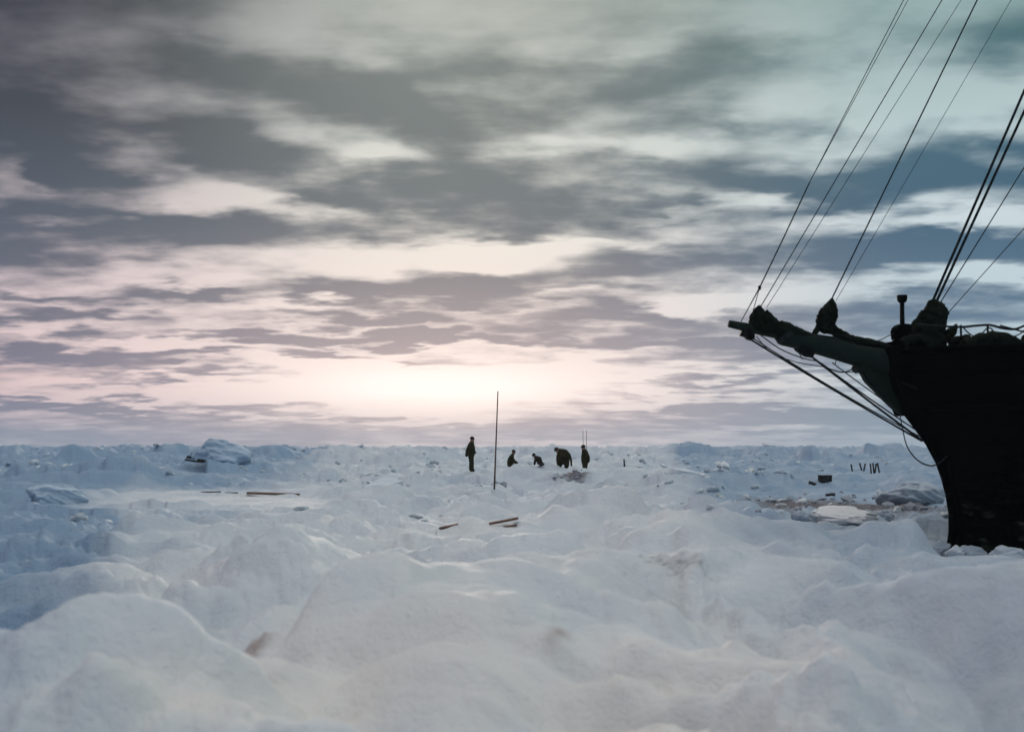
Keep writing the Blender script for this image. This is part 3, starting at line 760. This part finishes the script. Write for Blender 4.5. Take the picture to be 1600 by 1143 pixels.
px_tube('furled_jib', [(1187,477,2),(1186,484,8),(1186,493,14),(1190,503,18),(1202,509,15),(1217,514,13),(1234,519,13),(1252,524,10),(1272,531,8),(1290,538,4)], M_SAIL, 5, 14, .12, 4)
fs2 = px_tube('furled_staysail', [(1300,466,2),(1299,474,7),(1296,485,13),(1292,497,15),(1290,508,13),(1302,515,8),(1314,524,9),(1330,532,9),(1350,537,10),(1370,541,9),(1390,546,8)], M_SAIL, 5, 14, .12, 5)
px_tube('sail_fold', [(1296,486,6),(1284,503,6),(1272,522,4),(1264,532,2)], M_SAIL, 4, 8, .2, 6)
px_tube('sail_fold', [(1197,485,3),(1207,500,6),(1216,510,4)], M_SAIL, 4, 8, .2, 7)
px_tube('furled_forestaysail', [(1455,468,5),(1458,476,13),(1460,486,19),(1457,498,22),(1453,512,23),(1450,528,27),(1446,548,32)], M_SAIL, 5, 16, .09, 8)
px_tube('sail_fold', [(1464,484,8),(1474,488,7),(1482,489,3)], M_SAIL, 4, 8, .2, 9)
px_tube('sail_fold', [(1444,492,5),(1434,505,9),(1430,520,10),(1428,540,12)], M_SAIL, 4, 8, .2, 10)

# ventilator pipe with its cowl cap
v = px_tube('ventilator_pipe', [(1409.5,466,3.6),(1409.5,490,3.6),(1410,516,4)], M_IRON, 2, 12)
px_tube('ventilator_cap', [(1409.5,461,7.5),(1409.5,463,8.2),(1409.5,470,7.2),(1409.5,473,4)], M_IRON, 2, 12, 0, 0, v)
for k, (poly, hw) in enumerate((([(1396,514),(1404,506),(1419,507),(1421,530),(1398,532)], .18), ([(1388,534),(1430,530),(1436,548),(1386,550)], .4))):
    prism('windlass_block', poly, hw, M_HULL, ship)

MAST = cl(2050, 500)
def stay(name, p, q, r, mat=M_ROPE):
    """a rope seen from photo point p towards q and on to the foremast"""
    k = (2050 - p[0]) / (q[0] - p[0]); top = (2050, p[1] + k * (q[1] - p[1]))
    tube(name, [cl(*p), cl(*q), cl(*top)], [r * PX * .82] * 3, mat, ship, 6)
    return cl(*top)
TOPS = []
TOPS.append(stay('flying_jib_stay', (1265,285), (1412,0), .75)); TOPS.append(stay('flying_jib_stay', (1265,285), (1419,0), .6))
tube('flying_jib_stay', [cl(1158,502), cl(1187,449), cl(1226,368), cl(1265,285)], [.6 * PX, 1.0 * PX, 1.0 * PX, 1.0 * PX], M_ROPE, ship, 6)
tube('halyard', [cl(1172,502), cl(1187,449)], .6 * PX, M_ROPE, ship, 6)
px_tube('rope_block', [(1186,446,1.2),(1187,449,2.6),(1187,453,1.2)], M_IRON, 2, 8)
TOPS.append(stay('jib_stay', (1188,480), (1472,0), .9)); TOPS.append(stay('jib_halyard', (1198,480), (1502,0), .55))
TOPS.append(stay('topmast_stay', (1299,468), (1527,0), 1.35)); TOPS.append(stay('staysail_halyard', (1306,470), (1580,0), .5))
tube('jib_tack', [cl(1299,468), cl(1264,534)], .8 * PX, M_ROPE, ship, 6)
TOPS.append(stay('forestay', (1454,478), (1603,136), 2.6)); TOPS.append(stay('forestay', (1460,478), (1604,166), 2.6))
TOPS.append(stay('fore_topmast_halyard', (1466,478), (1600,262), 1.1)); TOPS.append(stay('downhaul', (1481,489), (1600,357), .8))
ztop = max(t.z for t in TOPS) + 1.2
tube('lower_mast', [Vector((MAST.x, MAST.y, 3.9)), Vector((MAST.x, MAST.y, 16))], [.32, .28], M_SPAR, ship, 14)
tube('topmast', [Vector((MAST.x - .3, MAST.y, 14)), Vector((MAST.x - .1, MAST.y, ztop))], [.2, .1], M_SPAR, ship, 12)

# gear under the bowsprit
for nm, p, q, sag, r in (('bobstay', (1168,527), (1441,689), 4, 1.5), ('bobstay', (1172,525), (1440,683), 9, .9), ('bobstay', (1262,552), (1441,688), 3, 1.7), ('bobstay', (1256,548), (1432,672), 4, 1.1),
                         ('martingale_stay', (1300,566), (1402,640), 2, .9)):
    pts = [(p[0] + (q[0] - p[0]) * t / 8, p[1] + (q[1] - p[1]) * t / 8 + sag * 4 * (t / 8) * (1 - t / 8) * .5) for t in range(9)]
    tube(nm, [cl(*s) for s in pts], r * PX, M_ROPE, ship, 6)
px_tube('footrope', [(1184,524,.9),(1215,546,.9),(1250,560,.9),(1275,566,.9),(1292,577,.9),(1312,582,.9),(1330,577,.9),(1348,577,.9)], M_ROPE, 4, 6, port=.15)
px_tube('footrope', [(1186,524,.7),(1210,550,.7),(1250,565,.7),(1290,572,.7),(1318,580,.7),(1344,580,.7)], M_ROPE, 4, 6, port=-.15)
for (a, b) in (((1238,538),(1249,562)), ((1304,556),(1300,570))):
    px_tube('stirrup', [(a[0], a[1], .7), ((a[0] + b[0]) / 2, (a[1] + b[1]) / 2, .7), (b[0], b[1], .7)], M_ROPE, 2, 6, port=.15)
px_tube('hanging_cable', [(1396,640,.7),(1401,668,.8),(1408,696,.9),(1420,714,1.0),(1434,724,1.1),(1448,727,1.2),(1459,722,1.1),(1470,712,1.0)], M_ROPE, 5, 6, port=.25)
# rope rail along the forecastle
px_tube('rail_rope', [(1412,511,1.6),(1440,513,1.6),(1478,515,1.8),(1500,513,1.8),(1523,512,1.8),(1543,517,1.8),(1562,518,1.8),(1580,512,1.8),(1602,515,1.8),(1660,513,1.8)], M_ROPE, 4, 6, port=.6)
px_tube('rail_rope', [(1530,514,1.2),(1556,521,1.2),(1574,526,1.2),(1592,533,1.2),(1640,536,1.2)], M_ROPE, 4, 6, port=.8)
px_tube('rail_rope', [(1385,540,.9),(1396,532,.9),(1404,520,.9)], M_ROPE, 3, 6)
px_tube('rail_rope', [(1350,539,.7),(1375,531,.7),(1400,518,.7)], M_ROPE, 3, 6)
for x, y0, y1 in ((1478,512,548), (1519,512,545), (1580,511,548), (1396,532,548), (1640,512,548)):
    px_tube('stanchion', [(x, y0, 1.7), (x + .5, (y0 + y1) / 2, 1.7), (x, y1, 1.9)], M_IRON, 2, 8, port=.6)
px_tube('covered_gear', [(1470,546,10),(1496,540,13),(1522,537,14),(1545,542,11),(1566,548,9),(1590,545,11),(1640,544,14)], M_SAIL, 4, 12, .15, 12, port=.9)
px_tube('covered_gear', [(1474,540,7),(1486,534,9),(1500,533,8),(1512,539,6)], M_SAIL, 4, 12, .2, 21, port=.3)
px_tube('covered_gear', [(1398,540,8),(1412,534,9),(1428,534,10),(1440,540,8)], M_SAIL, 4, 12, .2, 22, port=.3)
px_tube('covered_gear', [(1470,532,8),(1478,522,8),(1484,514,5),(1487,508,2)], M_SAIL, 4, 10, .2, 24, port=.2)
px_tube('sail_fold', [(1418,520,5),(1428,512,7),(1438,510,6)], M_SAIL, 4, 10, .2, 25, port=.1)
px_tube('coiled_hawser', [(1536,538,4),(1546,531,6),(1556,533,6),(1564,540,4)], M_SAIL, 4, 10, .2, 23, port=.5)
px_tube('rail_rope', [(1478,514,1.0),(1490,526,1.0),(1503,530,1.0),(1519,516,1.0),(1532,528,1.0),(1548,532,1.0),(1566,526,1.0),(1580,513,1.0)], M_ROPE, 4, 6, port=.65)
px_tube('coiled_hawser', [(1572,540,6),(1586,530,11),(1600,527,13),(1620,530,12),(1640,540,10)], M_SAIL, 4, 10, .2, 13, port=.6)
px_tube('anchor_stock', [(1392,600,1.6),(1402,604,2.2),(1412,609,1.6)], M_IRON, 2, 8, port=.55)

# ------------------------------------------------------------------ people
def person(label, loc, rot, verts, edges, hat=None, skin=(), cloth=M_CLOTH, group='people working on the ice', size=1.0):
    """verts: x, y, z, radius. x points to the figure's front; one continuous skinned body"""
    me = bpy.data.meshes.new('person'); me.from_pydata([v[:3] for v in verts], edges, [])
    o = bpy.data.objects.new('person', me); COL.objects.link(o)
    sk = o.modifiers.new('skin', 'SKIN'); sk.use_smooth_shade = True
    for i, v in enumerate(verts):
        sv = me.skin_vertices[0].data[i]; rr_ = v[3] * (1.3 if i not in (3, 4, 5, 6) else 1.12); sv.radius = (rr_, rr_); sv.use_root = (i == 0)
    ss = o.modifiers.new('sub', 'SUBSURF'); ss.levels = 2; ss.render_levels = 2
    dg = bpy.context.evaluated_depsgraph_get(); dg.update()
    nm = bpy.data.meshes.new_from_object(o.evaluated_get(dg)); nm.name = 'person'
    o.modifiers.clear(); o.data = nm; bpy.data.meshes.remove(me)
    nm.materials.clear(); nm.materials.append(cloth); nm.materials.append(M_SKIN); nm.materials.append(M_CAP)
    zmin = min(v[2] for v in verts)
    for p in nm.polygons:
        p.use_smooth = True
        c = p.center
        k = min(range(len(verts)), key=lambda i: (Vector(verts[i][:3]) - c).length - verts[i][3] * .5)
        p.material_index = 1 if k in skin else 0
    o.location = loc; o.rotation_euler = (0, 0, rot); o.scale = (size,) * 3
    tag(o, label, 'person', group)
    if hat:
        hx, hy, hz, hr, th = hat
        bm = bmesh.new(); bmesh.ops.create_uvsphere(bm, u_segments=14, v_segments=8, radius=hr)
        for v in bm.verts:
            if v.co.z < 0: v.co.z *= .35
            if v.co.x > hr * .5 and v.co.z < .02: v.co.x *= 1.25
        bm_obj('knitted_cap', bm, M_CAP, o, True, (hx, hy, hz), (0, th, 0))
    return o

#   0 pelvis 1 belly 2 chest 3 neck 4 head-low 5 head-top 6 nose 7-10 near arm 11-14 far arm 15-19 near leg 20-24 far leg
E = [(0,1),(1,2),(2,3),(3,4),(4,5),(4,6),(2,7),(7,8),(8,9),(9,10),(2,11),(11,12),(12,13),(13,14),
     (0,15),(15,16),(16,17),(17,18),(0,19),(19,20),(20,21),(21,22)]
SK = (4, 6)
def zlift(V, loc):
    return loc
# standing in profile, looking right
V = [(0,0,.92,.165),(.04,0,1.10,.19),(-.01,0,1.34,.18),(0.03,0,1.50,.07),(.06,0,1.60,.095),(.05,0,1.70,.09),(.16,0,1.60,.022),
     (-.04,-.20,1.38,.085),(-.16,-.25,1.12,.072),(-.22,-.24,.86,.06),(-.23,-.22,.77,.05),
     (-.03,.20,1.38,.085),(.06,.25,1.12,.07),(.19,.22,.99,.055),(.25,.17,.97,.045),
     (0,-.10,.80,.115),(.02,-.11,.48,.088),(-.03,-.11,.10,.07),(.10,-.12,.05,.05),
     (0,.10,.80,.115),(.04,.11,.48,.088),(.06,.11,.10,.07),(.19,.12,.05,.05)]
person('person in long dark coat standing upright left of the tall pole', (P_STAND.x, P_STAND.y, gz(P_STAND.x, P_STAND.y) - .02), 0.0, V, E, (.05,0,1.69,.118,.1), SK)
# kneeling behind a drift, one arm reaching right
V = [(0,0,.52,.17),(.02,0,.70,.18),(.08,0,.93,.165),(.14,0,1.06,.065),(.18,0,1.14,.09),(.18,0,1.23,.085),(.28,0,1.14,.02),
     (.08,-.18,.96,.08),(.16,-.23,.72,.068),(.34,-.20,.60,.055),(.42,-.18,.57,.045),
     (.08,.18,.96,.08),(.18,.23,.74,.068),(.36,.18,.62,.055),(.43,.15,.58,.045),
     (.02,-.11,.45,.12),(.20,-.13,.12,.095),(-.14,-.12,.09,.08),(-.36,-.12,.07,.05),
     (.02,.11,.45,.12),(.22,.13,.12,.095),(-.12,.12,.09,.08),(-.34,.12,.07,.05)]
person('person kneeling behind a snow drift just right of the tall pole', (P_KNEEL.x, P_KNEEL.y, gz(P_KNEEL.x, P_KNEEL.y) - .13), 0.0, V, E, (.18,0,1.22,.11,.2), SK, size=.95)
# on hands and knees, head to the left
V = [(0,0,.22,.14),(.12,0,.30,.15),(.27,0,.39,.14),(.35,0,.46,.065),(.39,0,.50,.085),(.40,0,.56,.08),(.48,0,.48,.02),
     (.28,-.16,.36,.07),(.35,-.18,.20,.058),(.37,-.17,.06,.048),(.42,-.17,.03,.04),
     (.28,.16,.36,.07),(.35,.18,.20,.058),(.37,.17,.06,.048),(.42,.17,.03,.04),
     (.02,-.12,.18,.10),(.16,-.13,.08,.075),(-.06,-.13,.07,.065),(-.18,-.13,.05,.045),
     (.02,.12,.18,.10),(.16,.13,.08,.075),(-.06,.13,.07,.065),(-.18,.13,.05,.045)]
person('smallest figure crouched low on hands and knees in the middle of the group', (P_CROUCH.x + .12, P_CROUCH.y, gz(P_CROUCH.x, P_CROUCH.y) - .14), math.pi, V, E, (.405,0,.555,.11,.2), SK, M_CLOTH2, size=.9)
# bulky figure stooping, arm down to the right
V = [(0,0,.52,.27),(.02,0,.68,.29),(.06,0,.84,.24),(.20,0,.90,.09),(.28,0,.90,.10),(.33,0,.93,.09),(.36,0,.84,.022),
     (.10,-.22,.84,.11),(.22,-.28,.60,.085),(.24,-.24,.36,.065),(.25,-.22,.27,.05),
     (-.12,.08,.86,.10),(-.32,.04,.68,.06),(-.41,.02,.40,.044),(-.42,.0,.10,.036),
     (.14,-.12,.36,.17),(.17,-.14,.22,.13),(.18,-.14,.08,.10),(.34,-.15,.05,.06),
     (-.13,.10,.36,.17),(-.17,.12,.22,.13),(-.18,.12,.08,.10),(-.06,.13,.05,.06)]
person('bulky stooping figure with one long arm reaching down to the snow', (P_STOOP.x + .02, P_STOOP.y, gz(P_STOOP.x, P_STOOP.y) - .02), math.pi, V, E, (.325,0,.945,.118,.6), SK)
# standing behind a drift, arms close, head turned left
V = [(0,0,.92,.17),(.01,0,1.12,.19),(0,0,1.36,.185),(.04,0,1.50,.075),(.08,0,1.58,.095),(.08,0,1.66,.09),(.18,0,1.57,.022),
     (-.02,-.19,1.38,.085),(-.10,-.24,1.14,.072),(-.02,-.27,.94,.058),(.05,-.26,.90,.048),
     (-.02,.19,1.38,.085),(-.15,.22,1.15,.072),(-.17,.24,.93,.058),(-.14,.24,.85,.048),
     (0,-.09,.80,.115),(.01,-.10,.48,.09),(-.02,-.10,.10,.07),(.10,-.11,.05,.05),
     (0,.09,.80,.115),(.01,.10,.48,.09),(-.02,.10,.10,.07),(.10,.11,.05,.05)]
person('rightmost figure standing behind a drift beside two thin upright sticks', (P_BEHIND.x, P_BEHIND.y, P_BEHIND.z - .02), math.pi, V, E, (.08,0,1.65,.118,.1), SK)

# ------------------------------------------------------------------ things on the ice
def rod(name, label, cat, p, q, r0, r1, mat, n=8, group=None):
    base = Vector(p); o = tube(name, [Vector((0, 0, 0)), (Vector(q) - base) * .5, Vector(q) - base], [r0, (r0 + r1) / 2, r1], mat, None, n)
    o.location = base; return tag(o, label, cat, group)

b = at(772, 764, 40); t = at(778, 611, 40)
rod('tall_pole', 'tall thin leaning brown pole planted in the snow', 'pole', (b.x, b.y, min(b.z, gz(b.x, b.y)) - .2), t, .034, .018, M_POLE, 10)
for x, dx_, lab in ((911, .5, 'left one of two thin sticks rising behind the rightmost figure'), (916.5, -.5, 'right one of two thin sticks rising behind the rightmost figure')):
    q = at(x, 672, 60); p = at(x + dx_, 735, 60)
    rod('thin_stick', lab, 'stick', (p.x, p.y, gz(p.x, p.y) - .2), q, .014, .011, M_DARKWOOD, 6, 'thin sticks behind the figures')
p = P_PEG; rod('short_peg', 'short lone dark peg right of the working group', 'peg', (p.x, p.y, gz(p.x, p.y) - .1), at(975, 717, 75), .06, .05, M_DARKWOOD, 7)
STK = [(1330,725,1332.5,736,'lone short stake left of the stake row'), (1343,723,1347.5,736,'leftmost leaning stake of the dark stake row'),
       (1352,724,1348.5,738,'second stake of the row crossing the leftmost one'), (1360,724,1361.5,737,'middle nearly upright stake of the dark row'),
       (1364,723,1366,739,'longest stake right of the middle of the row'), (1369,724,1366.5,738,'stake leaning left in the right half of the row'),
       (1371,723,1376,737,'rightmost stake of the row nearest the ship stem')]
for (x0, y0, x1, y1, lab) in STK:
    p = at(x1, y1, 80); rod('stake', lab, 'stake', (p.x, p.y, min(p.z, gz(p.x, p.y)) - .1), at(x0, y0, 80), .05, .06, M_DARKWOOD, 7, 'stakes near the ship')

def crate(label, x, y, D, sx, sy, sz, rz, tilt=0.0):
    c = at(x, y, D); e = bpy.data.objects.new('wooden_crate', None); COL.objects.link(e)
    e.location = (c.x, c.y, gz(c.x, c.y) - .06); e.rotation_euler = (0, tilt, rz); tag(e, label, 'crate', 'crates on the stained snow')
    bm_obj('crate_body', box_geo(sx, sy, sz, .015), M_DARKWOOD, e, loc=(0, 0, sz / 2))
    for k in (-1, 1):
        bm_obj('batten', box_geo(.05, sy + .03, sz + .03, .005), M_DARKWOOD, e, loc=(k * sx * .38, 0, sz / 2))
    bm_obj('lid', box_geo(sx + .04, sy + .04, .03, .008), M_DARKWOOD, e, loc=(0, 0, sz + .012))
    return e
crate('largest dark crate sitting on the stained snow', 1289, 757, 50, .50, .36, .25, .15)
crate('small tipped dark crate left of the largest crate', 1268, 757, 50, .30, .25, .16, -.4, .35)
crate('small dark crate lower on the brown snow, nearer the camera', 1298, 775, 44, .26, .22, .14, .5, -.15)

def plank(label, x0, y0, x1, y1, D, wd, th, mat, group, dz=.0, name='plank', D2=None):
    p, q = at(x0, y0, D), at(x1, y1, D2 or D); L = (q - p).length; mid = (p + q) / 2
    bm = box_geo(L, wd, th, .006)
    for v in bm.verts: v.co.z += .012 * math.sin(v.co.x * 3)
    o = bm_obj(name, bm, mat, None, loc=mid + Vector((0, 0, dz)))
    dv = (q - p).normalized(); o.rotation_euler = (0.08, -math.asin(dv.z), math.atan2(dv.y, dv.x))
    return tag(o, label, 'plank', group)
plank('long straight plank lying on the smooth floe', 386, 772.0, 468, 774.5, 47, .22, .075, M_WOOD, 'timbers on the left floe', .06)
plank('thin dark strip of wood left of the long plank', 312, 770.5, 345, 770.5, 48, .12, .04, M_DARKWOOD, 'timbers on the left floe', .06)
plank('short dark sliver of wood between strip and long plank', 352, 771, 372, 771.5, 48, .1, .03, M_DARKWOOD, 'timbers on the left floe', .05)
plank('reddish beam sloping up, upper of the pair by the snow ridge', 764, 821, 810, 813.5, 24, .12, .045, M_WOOD, 'broken timbers in mid ice', .05)
plank('short reddish board just under the sloping beam', 786, 826, 808, 823, 23.8, .1, .035, M_WOOD, 'broken timbers in mid ice', .04)
plank('broken reddish board at the left end of the timbers', 686, 828, 716, 823, 24, .14, .035, M_WOOD, 'broken timbers in mid ice', .05)
plank('small splintered board below the left broken board', 688, 832, 708, 829, 23.9, .1, .03, M_WOOD, 'broken timbers in mid ice', .03)

e = bpy.data.objects.new('overturned_sledge', None); COL.objects.link(e); c = at(305, 719, 66)
e.location = c; e.scale = (1.2, 1.2, 1.35); e.rotation_euler = (0, R(8), .2); tag(e, 'dark broken sledge lying in front of the left hummock', 'sledge')
for k in (-.16, .16):
    tube('runner', [Vector((-.46, k, -.02)), Vector((0, k, -.04)), Vector((.36, k, -.03)), Vector((.48, k, .05))], .035, M_DARKWOOD, e, 6)
for k in (-.3, -.08, .14, .34):
    bm_obj('cross_slat', box_geo(.10, .42, .035, .005), M_DARKWOOD, e, loc=(k, 0, .07))
bm_obj('bundle', box_geo(.34, .3, .12, .03), M_DARKWOOD, e, True, loc=(.26, 0, .03)); bm_obj('bundle', box_geo(.22, .28, .10, .03), M_DARKWOOD, e, True, loc=(-.3, 0, .10))

# ------------------------------------------------------------------ thin frost haze over the floe
bm = bmesh.new(); bmesh.ops.create_cube(bm, size=1)
hz_m = bpy.data.materials.new('frost_haze'); hz_m.use_nodes = True
hz_t = hz_m.node_tree; hz_t.nodes.clear()
pv = hz_t.nodes.new('ShaderNodeVolumePrincipled'); pv.inputs['Color'].default_value = (0.86, 0.91, 0.97, 1); pv.inputs['Density'].default_value = 0.0002
ho = hz_t.nodes.new('ShaderNodeOutputMaterial'); hz_t.links.new(pv.outputs[0], ho.inputs['Volume'])
hz = bm_obj('haze', bm, hz_m, None, False, (0, 0, 21)); hz.scale = (6100, 6100, 46)
tag(hz, 'thin pale frost haze hanging over the pack ice', 'haze', kind='stuff')
